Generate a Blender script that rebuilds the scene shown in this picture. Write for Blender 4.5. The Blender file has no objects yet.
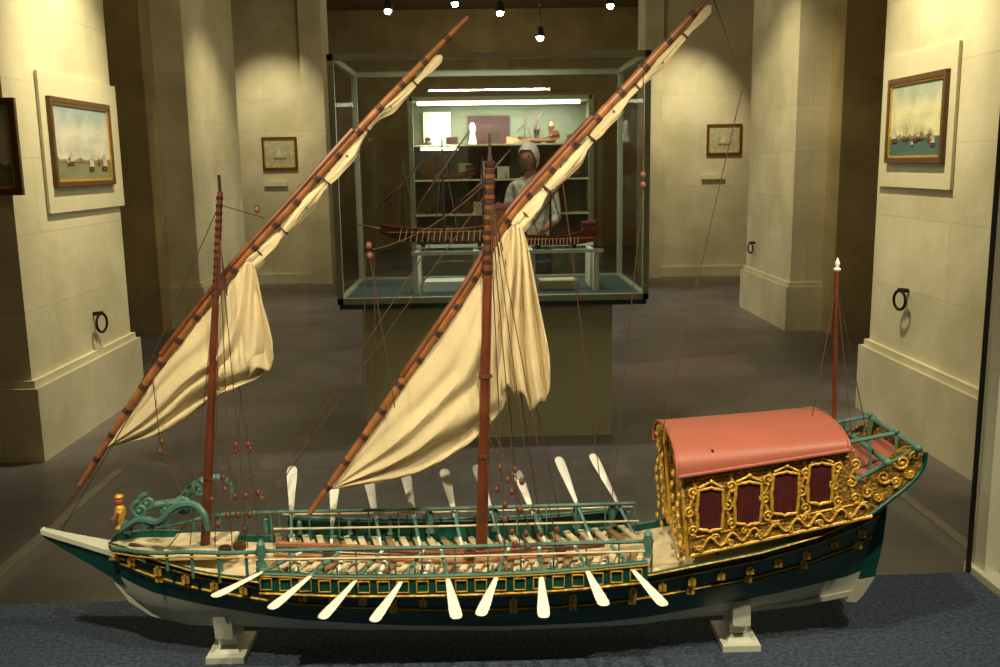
import bpy, math, random
from mathutils import Vector, Matrix, noise
random.seed(4)
sc=bpy.context.scene
try: sc.view_settings.view_transform='Standard'
except Exception: pass
R=math.radians
# ---------------------------------------------------------------- camera
CAMZ=1.6
camM=Matrix.Translation((0,0,CAMZ))@(Matrix.Rotation(R(-1.2),4,'Z')@Matrix.Rotation(R(90-10.06),4,'X')@Matrix.Rotation(R(-0.9),4,'Z'))
cd=bpy.data.cameras.new('camera'); cd.lens=34.2; cd.sensor_width=36; cd.clip_start=.05
cam=bpy.data.objects.new('camera',cd); sc.collection.objects.link(cam); cam.matrix_world=camM; sc.camera=cam
F=950.0
def ray(u,v):
    return camM.to_3x3()@Vector(((u-500)/F,(333.5-v)/F,-1))
C0=Vector((0,0,CAMZ))
def hit(u,v,ax,val):
    d=ray(u,v); t=(val-C0[ax])/d[ax]; return C0+d*t
# ---------------------------------------------------------------- materials
def c(r,g,b):
    f=lambda x:(x/255/12.92) if x/255<=.04045 else ((x/255+.055)/1.055)**2.4
    return (f(r),f(g),f(b),1)
def mat(name,col,rough=.55,metal=0,ns=0,na=.25,bump=0,bs=None,emit=0,trans=0):
    m=bpy.data.materials.new(name); m.use_nodes=True; nt=m.node_tree; b=nt.nodes['Principled BSDF']
    b.inputs['Base Color'].default_value=col; b.inputs['Roughness'].default_value=rough; b.inputs['Metallic'].default_value=metal
    if emit:
        b.inputs['Emission Color'].default_value=col; b.inputs['Emission Strength'].default_value=emit
    tc=nt.nodes.new('ShaderNodeTexCoord')
    if ns:
        n=nt.nodes.new('ShaderNodeTexNoise'); n.inputs['Scale'].default_value=ns; n.inputs['Detail'].default_value=5
        nt.links.new(tc.outputs['Object'],n.inputs['Vector'])
        r=nt.nodes.new('ShaderNodeValToRGB'); r.color_ramp.elements[0].position=.3; r.color_ramp.elements[1].position=.7
        r.color_ramp.elements[0].color=tuple(x*(1-na) for x in col[:3])+(1,); r.color_ramp.elements[1].color=tuple(min(1,x*(1+na)) for x in col[:3])+(1,)
        nt.links.new(n.outputs['Fac'],r.inputs['Fac']); nt.links.new(r.outputs['Color'],b.inputs['Base Color'])
    if bump:
        n2=nt.nodes.new('ShaderNodeTexNoise'); n2.inputs['Scale'].default_value=bs or 60; n2.inputs['Detail'].default_value=4
        nt.links.new(tc.outputs['Object'],n2.inputs['Vector'])
        bp=nt.nodes.new('ShaderNodeBump'); bp.inputs['Strength'].default_value=bump; bp.inputs['Distance'].default_value=.01
        nt.links.new(n2.outputs['Fac'],bp.inputs['Height']); nt.links.new(bp.outputs['Normal'],b.inputs['Normal'])
    if trans:
        t=nt.nodes.new('ShaderNodeBsdfTranslucent'); t.inputs['Color'].default_value=col
        mx=nt.nodes.new('ShaderNodeMixShader'); mx.inputs[0].default_value=trans
        nt.links.new(b.outputs[0],mx.inputs[1]); nt.links.new(t.outputs[0],mx.inputs[2]); nt.links.new(mx.outputs[0],nt.nodes['Material Output'].inputs[0])
    return m
def glassmat(name,tint,refl):
    m=bpy.data.materials.new(name); m.use_nodes=True; nt=m.node_tree; nt.nodes.remove(nt.nodes['Principled BSDF'])
    t=nt.nodes.new('ShaderNodeBsdfTransparent'); t.inputs[0].default_value=tint
    g=nt.nodes.new('ShaderNodeBsdfGlossy'); g.inputs['Roughness'].default_value=.0
    mx=nt.nodes.new('ShaderNodeMixShader'); mx.inputs[0].default_value=refl
    nt.links.new(t.outputs[0],mx.inputs[1]); nt.links.new(g.outputs[0],mx.inputs[2]); nt.links.new(mx.outputs[0],nt.nodes['Material Output'].inputs[0])
    return m
def stonemat(name,col,dark):
    m=bpy.data.materials.new(name); m.use_nodes=True; nt=m.node_tree; b=nt.nodes['Principled BSDF']; b.inputs['Roughness'].default_value=.8
    g=nt.nodes.new('ShaderNodeNewGeometry'); s=nt.nodes.new('ShaderNodeSeparateXYZ'); nt.links.new(g.outputs['Position'],s.inputs[0])
    ad=nt.nodes.new('ShaderNodeMath'); ad.operation='ADD'; nt.links.new(s.outputs[0],ad.inputs[0]); nt.links.new(s.outputs[1],ad.inputs[1])
    cb=nt.nodes.new('ShaderNodeCombineXYZ'); nt.links.new(ad.outputs[0],cb.inputs[0]); nt.links.new(s.outputs[2],cb.inputs[1])
    br=nt.nodes.new('ShaderNodeTexBrick'); br.inputs['Scale'].default_value=1; br.inputs['Brick Width'].default_value=1.0; br.inputs['Row Height'].default_value=.42; br.inputs['Mortar Size'].default_value=.005; br.inputs['Mortar Smooth'].default_value=.7
    br.inputs['Color1'].default_value=col; br.inputs['Color2'].default_value=tuple(x*.92 for x in col[:3])+(1,); br.inputs['Mortar'].default_value=tuple(x*.8 for x in col[:3])+(1,)
    nt.links.new(cb.outputs[0],br.inputs['Vector'])
    n=nt.nodes.new('ShaderNodeTexNoise'); n.inputs['Scale'].default_value=2.2; n.inputs['Detail'].default_value=9; nt.links.new(g.outputs['Position'],n.inputs['Vector'])
    rp=nt.nodes.new('ShaderNodeValToRGB'); rp.color_ramp.elements[0].position=.35; rp.color_ramp.elements[1].position=.65; rp.color_ramp.elements[0].color=(dark,dark,dark*.92,1)
    nt.links.new(n.outputs['Fac'],rp.inputs[0])
    mx=nt.nodes.new('ShaderNodeMix'); mx.data_type='RGBA'; mx.blend_type='MULTIPLY'; mx.inputs[0].default_value=1
    nt.links.new(br.outputs['Color'],mx.inputs[6]); nt.links.new(rp.outputs[0],mx.inputs[7]); nt.links.new(mx.outputs[2],b.inputs['Base Color'])
    n2=nt.nodes.new('ShaderNodeTexNoise'); n2.inputs['Scale'].default_value=14; n2.inputs['Detail'].default_value=8; nt.links.new(g.outputs['Position'],n2.inputs['Vector'])
    bp=nt.nodes.new('ShaderNodeBump'); bp.inputs['Strength'].default_value=.22; bp.inputs['Distance'].default_value=.014
    nt.links.new(n2.outputs['Fac'],bp.inputs['Height']); nt.links.new(bp.outputs[0],b.inputs['Normal'])
    return m
M={}
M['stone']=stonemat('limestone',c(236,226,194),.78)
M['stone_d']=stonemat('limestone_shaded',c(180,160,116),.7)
M['carpet']=mat('hall_floor',c(112,106,106),.42,0,2.2,.28,.12,120)
M['strip']=mat('pale_floor_strip',c(158,152,136),.6,0,8,.15)
M['bluecarpet']=mat('blue_grey_carpet',c(66,80,98),.98,0,120,.6,1.0,260)
M['ceil']=mat('ceiling_plaster',c(140,120,86),.9,0,3,.1)
M['wood']=mat('varnished_brown_wood',c(108,64,36),.4,0,30,.35)
M['yardw']=mat('yard_wood',c(150,96,54),.4,0,40,.3)
M['mastw']=mat('red_brown_mast',c(106,54,32),.35,0,25,.3)
M['redhull']=mat('red_hull_paint',c(138,52,34),.4,0,25,.2)
M['darkw']=mat('dark_wood',c(48,32,22),.5,0,20,.3)
M['sail']=mat('cream_sail_cloth',c(234,217,172),.9,0,14,.1,.25,300,0,.25)
M['rope']=mat('brown_rope',c(84,56,40),.9)
M['block']=mat('pulley_block_wood',c(110,66,44),.5)
M['green']=mat('dark_green_hull_paint',c(12,74,62),.35,0,12,.2)
M['teal']=mat('teal_paint',c(76,120,108),.45,0,25,.2)
M['white']=mat('white_paint',c(232,232,218),.5,0,20,.05)
M['offw']=mat('offwhite_hull',c(208,210,190),.5,0,10,.08)
M['gold']=mat('gilding',c(218,172,68),.38,.3,60,.2,.4,150)
M['goldd']=mat('old_gilding',c(150,116,46),.45,.25,70,.4,.9,120)
M['deck']=mat('pale_deck_planks',c(214,198,158),.6,0,40,.2)
M['deckd']=mat('deck_tan',c(150,120,82),.6,0,40,.25)
M['pink']=mat('salmon_red_roof',c(162,90,72),.5,0,8,.08)
M['redc']=mat('crimson_curtain',c(76,12,12),.8,0,50,.4)
M['metal']=mat('grey_metal_frame',c(175,178,156),.4,.4)
M['whitem']=mat('cream_metal_post',c(225,222,200),.45)
M['iron']=mat('dark_iron',c(40,36,32),.5,.7)
M['board']=mat('pale_backing_board',c(222,214,182),.8,0,6,.05)
M['frame']=mat('gilt_brown_frame',c(104,72,34),.4,.2,40,.3)
M['mount']=mat('picture_mount',c(232,222,190),.8)
M['ped']=mat('pedestal_panel',c(176,172,134),.6,0,2,.1)
M['dgreen']=mat('dark_teal_base',c(36,70,74),.5)
M['bulb']=mat('lamp_bulb',(1,.9,.65,1),.5,emit=60)
M['tube']=mat('fluorescent_strip',(1,.97,.8,1),.5,emit=9)
M['glass']=glassmat('case_glass',(.93,.95,.92,1),.05)
M['glass2']=glassmat('case_glass_green',(.93,.96,.93,1),.07)
M['skin']=mat('skin',c(190,140,112),.6); M['hair']=mat('white_hair',c(240,238,232),.8,0,60,.1,.5,200)
M['shirt']=mat('patterned_shirt',c(206,208,200),.8,0,22,.45); M['trouser']=mat('dark_trousers',c(50,52,60),.85); M['shoe']=mat('shoe_leather',c(30,24,20),.5)
M['redp']=mat('red_panel',c(60,26,22),.7,0,5,.3); M['cpanel']=mat('grey_green_panel',c(104,108,88),.7,0,2,.2)
M['coast']=mat('painted_coast',c(150,132,96),.7,0,20,.3)
# ---------------------------------------------------------------- mesh builder
def catmull(pts,n):
    pts=[Vector(p) for p in pts]
    if len(pts)==2: return [pts[0].lerp(pts[1],i/n) for i in range(n+1)]
    P=[2*pts[0]-pts[1]]+pts+[2*pts[-1]-pts[-2]]; dense=[]
    for i in range(1,len(P)-2):
        for k in range(12):
            t=k/12; a,b,cc,d=P[i-1],P[i],P[i+1],P[i+2]
            dense.append(.5*((2*b)+(cc-a)*t+(2*a-5*b+4*cc-d)*t*t+(-a+3*b-3*cc+d)*t**3))
    dense.append(pts[-1]); L=[0]
    for i in range(1,len(dense)): L.append(L[-1]+(dense[i]-dense[i-1]).length)
    out=[];j=0
    for i in range(n+1):
        s=L[-1]*i/n
        while j<len(L)-2 and L[j+1]<s: j+=1
        seg=L[j+1]-L[j]; f=0 if seg<1e-9 else (s-L[j])/seg
        out.append(dense[j].lerp(dense[j+1],min(1,max(0,f))))
    return out
def interp(xs,ys,x):
    if x<=xs[0]: return ys[0]
    for i in range(1,len(xs)):
        if x<=xs[i]:
            f=(x-xs[i-1])/(xs[i]-xs[i-1]); 
            return ys[i-1]+(ys[i]-ys[i-1])*f
    return ys[-1]
class MB:
    def __init__(s): s.v=[];s.f=[];s.m=[];s.ms=[]
    def mi(s,k):
        if k not in s.ms: s.ms.append(k)
        return s.ms.index(k)
    def add(s,v,f,k):
        o=len(s.v); s.v+= [tuple(x) for x in v]; s.f+=[tuple(i+o for i in q) for q in f]; s.m+=[s.mi(k)]*len(f)
    def grid(s,rows,k,closed=False):
        n=len(rows[0]); v=[p for r in rows for p in r]; f=[]
        for i in range(len(rows)-1):
            for j in range(n if closed else n-1):
                j2=(j+1)%n; f.append((i*n+j,i*n+j2,(i+1)*n+j2,(i+1)*n+j))
        s.add(v,f,k)
    def loft(s,rows,k):
        s.grid(rows,k,True); n=len(rows[0])
        s.add(rows[0],[tuple(range(n))],k); s.add(rows[-1],[tuple(reversed(range(n)))],k)
    def tube(s,pts,r,k,n=8):
        pts=[Vector(p) for p in pts]; rows=[]; N=len(pts); up=None
        for i,p in enumerate(pts):
            t=(pts[min(i+1,N-1)]-pts[max(i-1,0)])
            if t.length<1e-9: t=Vector((0,0,1))
            t.normalize()
            if up is None:
                up=Vector((0,1,0)) if abs(t.y)<.9 else Vector((1,0,0))
            a=(up-t*up.dot(t)); 
            if a.length<1e-6: a=t.orthogonal()
            a.normalize(); up=a; b=t.cross(a); rr=r[i] if isinstance(r,(list,tuple)) else r
            rows.append([p+(a*math.cos(2*math.pi*j/n)+b*math.sin(2*math.pi*j/n))*rr for j in range(n)])
        s.loft(rows,k)
    def box(s,cx,cy,cz,sx,sy,sz,k,rot=None,taper=1):
        v=[]
        for z in (-1,1):
            for x,y in((-1,-1),(1,-1),(1,1),(-1,1)):
                q=Vector((x*sx/2*(taper if z>0 else 1),y*sy/2*(taper if z>0 else 1),z*sz/2))
                if rot is not None: q=rot@q
                v.append(q+Vector((cx,cy,cz)))
        s.add(v,[(3,2,1,0),(4,5,6,7),(0,1,5,4),(1,2,6,5),(2,3,7,6),(3,0,4,7)],k)
    def bb(s,a,b,k): s.box((a[0]+b[0])/2,(a[1]+b[1])/2,(a[2]+b[2])/2,abs(b[0]-a[0]),abs(b[1]-a[1]),abs(b[2]-a[2]),k)
    def ell(s,p,r,k,nu=10,nv=7):
        p=Vector(p); 
        if not isinstance(r,(tuple,list)): r=(r,r,r)
        rows=[]
        for i in range(nv+1):
            a=math.pi*i/nv; a=min(max(a,.02),math.pi-.02)
            rows.append([p+Vector((r[0]*math.sin(a)*math.cos(2*math.pi*j/nu),r[1]*math.sin(a)*math.sin(2*math.pi*j/nu),-r[2]*math.cos(a))) for j in range(nu)])
        s.loft(rows,k)
    def lathe(s,p,prof,k,n=12):
        p=Vector(p); s.loft([[p+Vector((r*math.cos(2*math.pi*j/n),r*math.sin(2*math.pi*j/n),z)) for j in range(n)] for r,z in prof],k)
    def poly(s,pts,nrm,th,k):
        n=len(pts); nrm=Vector(nrm)*th/2; a=[Vector(p)-nrm for p in pts]; b=[Vector(p)+nrm for p in pts]
        s.add(a+b,[tuple(range(n)),tuple(reversed(range(n,2*n)))]+[(i,(i+1)%n,n+(i+1)%n,n+i) for i in range(n)],k)
    def obj(s,name,parent=None,smooth=True,world=None):
        me=bpy.data.meshes.new(name); me.from_pydata(s.v,[],s.f)
        for k in s.ms: me.materials.append(M[k])
        for p,i in zip(me.polygons,s.m): p.material_index=i
        me.update()
        if smooth:
            me.shade_smooth(); 
            import bmesh
            bm=bmesh.new(); bm.from_mesh(me); bmesh.ops.recalc_face_normals(bm,faces=bm.faces)
            for e in bm.edges:
                if len(e.link_faces)==2 and e.calc_face_angle(0)>R(40): e.smooth=False
            bm.to_mesh(me); bm.free()
        o=bpy.data.objects.new(name,me); sc.collection.objects.link(o)
        if parent: o.parent=parent
        if world is not None: o.matrix_world=world
        return o
def empty(name,mtx=None):
    o=bpy.data.objects.new(name,None); sc.collection.objects.link(o); o.empty_display_size=.1
    if mtx is not None: o.matrix_world=mtx
    return o
# ================================================================ ROOM
WX=4.0
b=MB(); b.bb((-7,-3,-.1),(7,19,0),'carpet'); b.obj('floor',smooth=False)
b=MB(); b.bb((-7,-3,4.5),(7,19,4.6),'ceil'); b.obj('ceiling',smooth=False)
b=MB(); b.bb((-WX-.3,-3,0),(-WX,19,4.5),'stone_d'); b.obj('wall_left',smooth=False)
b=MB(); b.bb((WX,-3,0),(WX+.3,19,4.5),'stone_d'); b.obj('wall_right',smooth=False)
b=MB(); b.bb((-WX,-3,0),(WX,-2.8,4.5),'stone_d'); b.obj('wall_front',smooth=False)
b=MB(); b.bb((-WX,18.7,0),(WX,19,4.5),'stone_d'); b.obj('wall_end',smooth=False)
b=MB(); b.bb((-WX,13.4,0),(-2.1,13.8,4.5),'stone'); b.bb((2.35,13.4,0),(WX,13.8,4.5),'stone'); b.bb((-2.1,13.4,4.15),(2.35,13.8,4.5),'stone')
b.bb((-2.35,13.25,0),(-2.05,13.85,4.5),'stone'); b.bb((2.3,13.25,0),(2.55,13.85,4.5),'stone')
b.obj('wall_back',smooth=False)
b=MB(); b.bb((-WX,13.36,0),(-2.35,13.4,.14),'stone'); b.bb((2.55,13.36,0),(WX,13.4,.14),'stone'); b.obj('baseboard_back',smooth=False)
def pier(xin,xout,y0,y1,front=True):
    b=MB(); s=1 if xout>xin else -1
    b.bb((xin,y0,0),(xout,y1,4.5),'stone')
    b.bb((xin-s*.05,y0-.05,0),(xout,y1+.05,.42),'stone')
    b.bb((xin-s*.025,y0-.025,.42),(xout,y1+.025,.46),'stone')
    for yy,d in((y0-.16,.30),(y1+.16,.30)):
        if yy<y0 and not front: continue
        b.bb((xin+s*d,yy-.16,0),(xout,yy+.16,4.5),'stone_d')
    return b.obj('stone_pier',smooth=False)
pier(-2.5,-WX,5.22,6.75,False); pier(2.5,WX,4.2,5.95)
pier(-2.85,-WX,9.7,11.7); pier(2.95,WX,8.9,10.4)
pier(-2.5,-WX,1.6,3.7)
b=MB()
b.bb((-2.0,2.6,0),(-1.95,5.0,.004),'strip'); b.bb((2.0,2.6,0),(2.05,5.3,.004),'strip')
b.obj('trim_floor_strips',smooth=False)
# ---- pictures
def picture(name,u0,u1,v0,v1,ax,val,rot,kind,board=None,fw=.045):
    sgn=-1 if (ax==1 or val>0) else 1
    BT=.016 if board else 0; FT=.026
    fv=val+sgn*(BT+FT+.004)
    um=(u0+u1)/2; vm=(v0+v1)/2
    A=hit(u0,vm,ax,fv); B=hit(u1,vm,ax,fv); T=hit(um,v0,ax,fv); D=hit(um,v1,ax,fv)
    oth=1-ax; w=abs(A[oth]-B[oth]); h=T.z-D.z; cen=Vector((0,0,(T.z+D.z)/2)); cen[ax]=val+sgn*.004; cen[oth]=(A[oth]+B[oth])/2
    par=empty(name,Matrix.Translation(cen)@Matrix.Rotation(rot,4,'Z'))
    b=MB(); off=-BT
    for sx in(-1,1):
        b.poly([(sx*w/2,0,-h/2),(sx*w/2,0,h/2),(sx*(w/2-fw),0,h/2-fw),(sx*(w/2-fw),0,-h/2+fw)],(0,1,0),FT,'frame')
    for sz in(-1,1):
        b.poly([(-w/2,0,sz*h/2),(w/2,0,sz*h/2),(w/2-fw,0,sz*(h/2-fw)),(-w/2+fw,0,sz*(h/2-fw))],(0,1,0),FT,'frame')
    for v in range(len(b.v)): b.v[v]=(b.v[v][0],b.v[v][1]+off-FT/2,b.v[v][2])
    iw=w/2-fw; ih=h/2-fw
    b.obj('frame',par,False)
    g=.012
    b=MB()
    for (x0,x1,z0,z1) in((-iw,iw,ih-g,ih),(-iw,iw,-ih,-ih+g),(-iw,-iw+g,-ih,ih),(iw-g,iw,-ih,ih)):
        b.bb((x0,off-.02,z0),(x1,off-.005,z1),'gold')
    b.obj('gilt_slip',par,False)
    b=MB(); b.bb((-iw,off-.012,-ih),(iw,off-.003,ih),kind); b.obj('canvas',par,False)
    b=MB(); yy=off-.0135; hz_=-ih*.5
    if 'sea' in kind:
        top=[]; n=24
        for k in range(n+1):
            x=-iw*.95+iw*1.9*k/n; top.append((x,yy,hz_+ih*(.04+.13*abs(noise.noise(Vector((k*.35,w*7,1))))+(.06 if k%5==0 else 0))))
        b.poly([(-iw*.95,yy,hz_)]+top+[(iw*.95,yy,hz_)],(0,1,0),.001,'coast')
        for k in range(9):
            x=random.uniform(-.85,.85)*iw; s=random.uniform(.35,1.15)*ih*.34; z=hz_-ih*random.uniform(-.05,.2); y2=yy-.001-.0004*k
            b.poly([(x-s*.6,y2,z),(x+s*.6,y2,z),(x+s*.45,y2,z-s*.2),(x-s*.45,y2,z-s*.2)],(0,1,0),.0006,'frame')
            for q,hh in((-.3,.9),(.05,1.1),(.35,.8)):
                b.poly([(x+s*(q-.02),y2,z),(x+s*(q+.02),y2,z),(x+s*(q+.02),y2,z+s*hh),(x+s*(q-.02),y2,z+s*hh)],(0,1,0),.0006,'frame')
                if k%2: b.poly([(x+s*(q-.16),y2,z+s*.15),(x+s*(q+.14),y2,z+s*.15),(x+s*(q+.1),y2,z+s*hh*.85),(x+s*(q-.1),y2,z+s*hh*.85)],(0,1,0),.0005,'mount')
    else:
        b.poly([(-iw*.5,yy,-ih*.3),(iw*.5,yy,-ih*.3),(iw*.35,yy,-ih*.45),(-iw*.35,yy,-ih*.45)],(0,1,0),.001,'deckd')
        b.poly([(-iw*.3,yy,-ih*.2),(iw*.1,yy,-ih*.2),(iw*.0,yy,ih*.5)],(0,1,0),.001,'board')
    b.obj('painted_ships',par,False)
    if board:
        bu0,bu1,bv0,bv1=board; bv=val+sgn*BT
        A=hit(bu0,vm,ax,bv); B=hit(bu1,vm,ax,bv); T=hit(um,bv0,ax,bv); D=hit(um,bv1,ax,bv)
        cy=(A[oth]+B[oth])/2-cen[oth]; w2=abs(A[oth]-B[oth]); lx=cy*(1 if rot>0 else -1)
        b=MB(); b.bb((lx-w2/2,-BT,D.z-cen.z),(lx+w2/2,0,T.z-cen.z),'board'); b.obj('backing_board',par,False)
    return par
def seamat(name,sky1,sky2,sea):
    m=bpy.data.materials.new(name); m.use_nodes=True; nt=m.node_tree; b=nt.nodes['Principled BSDF']; b.inputs['Roughness'].default_value=.6
    tc=nt.nodes.new('ShaderNodeTexCoord'); s=nt.nodes.new('ShaderNodeSeparateXYZ'); nt.links.new(tc.outputs['Generated'],s.inputs[0])
    n=nt.nodes.new('ShaderNodeTexNoise'); n.inputs['Scale'].default_value=4; n.inputs['Detail'].default_value=6; nt.links.new(tc.outputs['Generated'],n.inputs['Vector'])
    r=nt.nodes.new('ShaderNodeValToRGB'); e=r.color_ramp.elements; e[0].position=0; e[0].color=sea; e[1].position=1; e[1].color=sky1
    q=e.new(.255); q.color=sea; q=e.new(.275); q.color=sky2; q=e.new(.6); q.color=sky2; nt.links.new(s.outputs[2],r.inputs[0])
    r2=nt.nodes.new('ShaderNodeValToRGB'); r2.color_ramp.elements[0].position=.35; r2.color_ramp.elements[0].color=(.72,.74,.74,1); r2.color_ramp.elements[1].position=.6
    nt.links.new(n.outputs['Fac'],r2.inputs[0])
    mx=nt.nodes.new('ShaderNodeMix'); mx.data_type='RGBA'; mx.blend_type='MULTIPLY'; mx.inputs[0].default_value=1
    nt.links.new(r.outputs[0],mx.inputs[6]); nt.links.new(r2.outputs[0],mx.inputs[7]); nt.links.new(mx.outputs[2],b.inputs['Base Color']); return m
M['sea1']=seamat('seascape_paint',c(150,178,182),c(222,218,200),c(140,138,104))
M['sea2']=seamat('harbour_paint',c(170,190,182),c(238,230,184),c(80,112,108))
M['print']=mat('engraving_paper',c(190,184,150),.8,0,20,.2)
picture('framed_painting',54,113,101,186,0,-2.5,R(90),'sea1',(43,119,80,210),fw=.03)
picture('framed_painting',886,943,75,163,0,2.5,R(-90),'sea2',(882,955,52,188),fw=.03)
picture('framed_painting',-75,18,98,196,1,5.22,0,'sea1',fw=.035)
picture('framed_print',262,297,137,170,1,13.4,0,'print',fw=.03)
picture('framed_print',707,742,124,155,1,13.4,0,'print',fw=.03)
b=MB()
for (u,v) in((276,184),(713,177)):
    p=hit(u,v,1,13.39); b.bb((p.x-.16,13.36,p.z-.03),(p.x+.16,13.398,p.z+.03),'mount')
b.obj('wall_labels',smooth=False)
def ring(u,v,ax,val,r,s):
    p=hit(u,v,ax,val); b=MB(); q=Vector((p.x+s*.05,p.y,p.z))
    b.tube([q+Vector((s*.01*math.sin(a),r*math.sin(a),r*math.cos(a))) for a in [2*math.pi*i/20 for i in range(21)]],.009,'iron',6)
    b.tube([Vector((p.x+s*.002,p.y,p.z+r)),q+Vector((s*.012,0,r+.005))],.014,'iron',6); b.obj('iron_mooring_ring')
ring(94,323,0,-2.5,.06,1); ring(908,300,0,2.5,.055,-1); ring(755,248,0,2.95,.055,-1)
# ---- spot lamps on a track
par=empty('track_lighting'); b=MB(); L=[(388,10),(500,12),(540,37),(610,5),(455,3)]
P=[hit(u,v,1,11.6) for u,v in L]; 
b.bb((-1.6,11.58,3.9),(2.2,11.62,3.94),'iron'); 
for x in(-1.2,.4,1.8): b.bb((x-.01,11.59,3.94),(x+.01,11.61,4.5),'iron')
for p in P:
    b.tube([p+Vector((0,0,.02)),Vector((p.x,11.6,3.92))],.008,'iron',6)
    b.lathe(p,[(.03,.12),(.045,.08),(.06,0),(.055,0)],'iron'); b.ell(p+Vector((0,-.02,-.01)),.042,'bulb')
b.obj('track_and_lamps',par)
# ================================================================ SECOND CASE
yf=5.4; yb=6.45
x0=hit(332,180,1,yf).x; x1=hit(650,180,1,yf).x; zt=hit(489,52,1,yf).z; zb=hit(495,302,1,yf).z
par=empty('glass_display_case')
b=MB(); t=.034
for x in(x0,x1-t):
    for y in(yf,yb-t): b.bb((x,y,zb),(x+t,y+t,zt),'metal')
for z in(zb,zt-t):
    for y in(yf,yb-t): b.bb((x0,y,z),(x1,y+t,z+t),'metal')
    for x in(x0,x1-t): b.bb((x,yf,z),(x+t,yb,z+t),'metal')
b.obj('frame',par,False)
b=MB(); b.bb((x0+.01,yf+.01,zb-.03),(x1-.01,yb-.01,zb+.02),'dgreen'); b.obj('base_board',par,False)
b=MB(); px0=hit(365,380,1,yf+.08).x; px1=hit(612,380,1,yf+.08).x
b.bb((px0,yf+.08,0),(px1,yb-.1,zb-.03),'ped'); b.obj('pedestal',par,False)
b=MB()
def quad(b,p,k): b.add(p,[(0,1,2,3)],k)
quad(b,[(x0,yf+.02,zb),(x1,yf+.02,zb),(x1,yf+.02,zt),(x0,yf+.02,zt)],'glass2'); quad(b,[(x0,yb-.02,zb),(x1,yb-.02,zb),(x1,yb-.02,zt),(x0,yb-.02,zt)],'glass2')
for x in(x0+.02,x1-.02): quad(b,[(x,yf+.02,zb),(x,yb-.02,zb),(x,yb-.02,zt),(x,yf+.02,zt)],'glass2')
quad(b,[(x0,yf+.02,zt-.01),(x1,yf+.02,zt-.01),(x1,yb-.02,zt-.01),(x0,yb-.02,zt-.01)],'glass2')
b.obj('glass_panes',par,False)
tz=1.10
par=empty('white_display_stand'); b=MB()
b.bb((-.40,5.62,tz-.02),(.74,6.15,tz),'glass2')
for x in(-.38,-.02,.32,.70):
    b.bb((x-.015,5.64,zb+.021),(x+.015,6.10,tz-.02),'white'); 
b.bb((-.40,5.62,tz-.02),(.74,5.64,tz),'white'); b.bb((-.40,6.13,tz-.02),(.74,6.15,tz),'white'); b.bb((-.34,5.75,zb+.021),(-.05,5.95,zb+.08),'white'); b.bb((.05,5.75,zb+.021),(.27,5.95,zb+.05),'deckd'); b.bb((.37,5.75,zb+.021),(.60,5.95,zb+.07),'mount')
b.obj('table',par,False)
def small_galley(name,cx,cy,cz,L,rot,masts=3,par=None,hs=1.0,hk='mastw'):
    mtx=Matrix.Translation((cx,cy,cz))@Matrix.Rotation(rot,4,'Z')
    if par is None: par=empty(name,mtx); wm=None; 
    else: wm=mtx
    b=MB(); rows=[]; deck=[]
    N=20
    for i in range(N+1):
        t=i/N; x=(t-.5)*L; w=L*.07*(math.sin(math.pi*min(1,max(0,t*.96+.02))))**.6+.002; top=L*(.125+.07*(2*t-1)**2*(1.6 if t>.5 else .6))*hs; k=L*.03+L*.07*abs(2*t-1)**4
        r=[]
        for j in range(-6,7):
            a=abs(j)/6; r.append((x,w*math.copysign(a**.5,j),k+(top-k)*a))
        rows.append(r); deck.append([(x,-w,top-.008),(x,w,top-.008)])
    b.grid(rows,hk); b.grid(deck,'deckd')
    b.tube([(-L*.5,0,L*.13),(-L*.66,0,L*.17)],[.009,.003],'wood')
    b.box(L*.38,0,L*.22,L*.15,L*.1,L*.06,'wood'); b.tube([(L*.3,0,L*.25),(L*.46,0,L*.265)],L*.045,'redc',10)
    for sgn in(-1,1):
        b.tube([(x,sgn*(L*.07*(math.sin(math.pi*min(1,max(0,(x/L+.5)*.96+.02))))**.6+.004),L*.11) for x in [(-.45+.9*q/10)*L for q in range(11)]],.003,'goldd',5)
        for k in range(16):
            x=-L*.35+k*L*.04; b.tube([(x,sgn*L*.05,L*.13),(x-.01,sgn*L*.16,L*.05)],.0022,'deckd',4)
    for m in range(masts):
        x=-L*.33+m*L*.28; h=L*(.62 if m!=1 else .75)
        b.tube([(x,0,.05),(x,0,h)],[.009,.005],'darkw',6)
        b.tube([(x-L*.2,.01,L*.26),(x,.01,h*.74),(x+L*.20,.01,h*1.08)],[.004,.008,.004],'darkw',6)
        b.tube([(x-L*.16,.0,L*.32),(x,.0,h*.72),(x+L*.15,.0,h*.99)],[.004,.008,.004],'rope',6)
        for q in(-1,1): b.tube([(x,0,h*.95),(x+.08,q*L*.06,L*.14)],.0018,'rope',4); b.tube([(x,0,h*.95),(x-.05,q*L*.06,L*.14)],.0018,'rope',4)
    for x in(-L*.2,L*.2): b.bb((x-.012,-.05,0),(x+.012,.05,L*.05),'darkw')
    o=b.obj('model',par)
    if wm is not None: o.matrix_world=wm
    return par
small_galley('wooden_galley_model',-.17,5.97,tz+.001,.88,0)
small_galley('wooden_boat_model',.46,5.72,tz+.001,.54,R(4),2,hk='redhull',hs=1.1)
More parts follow.
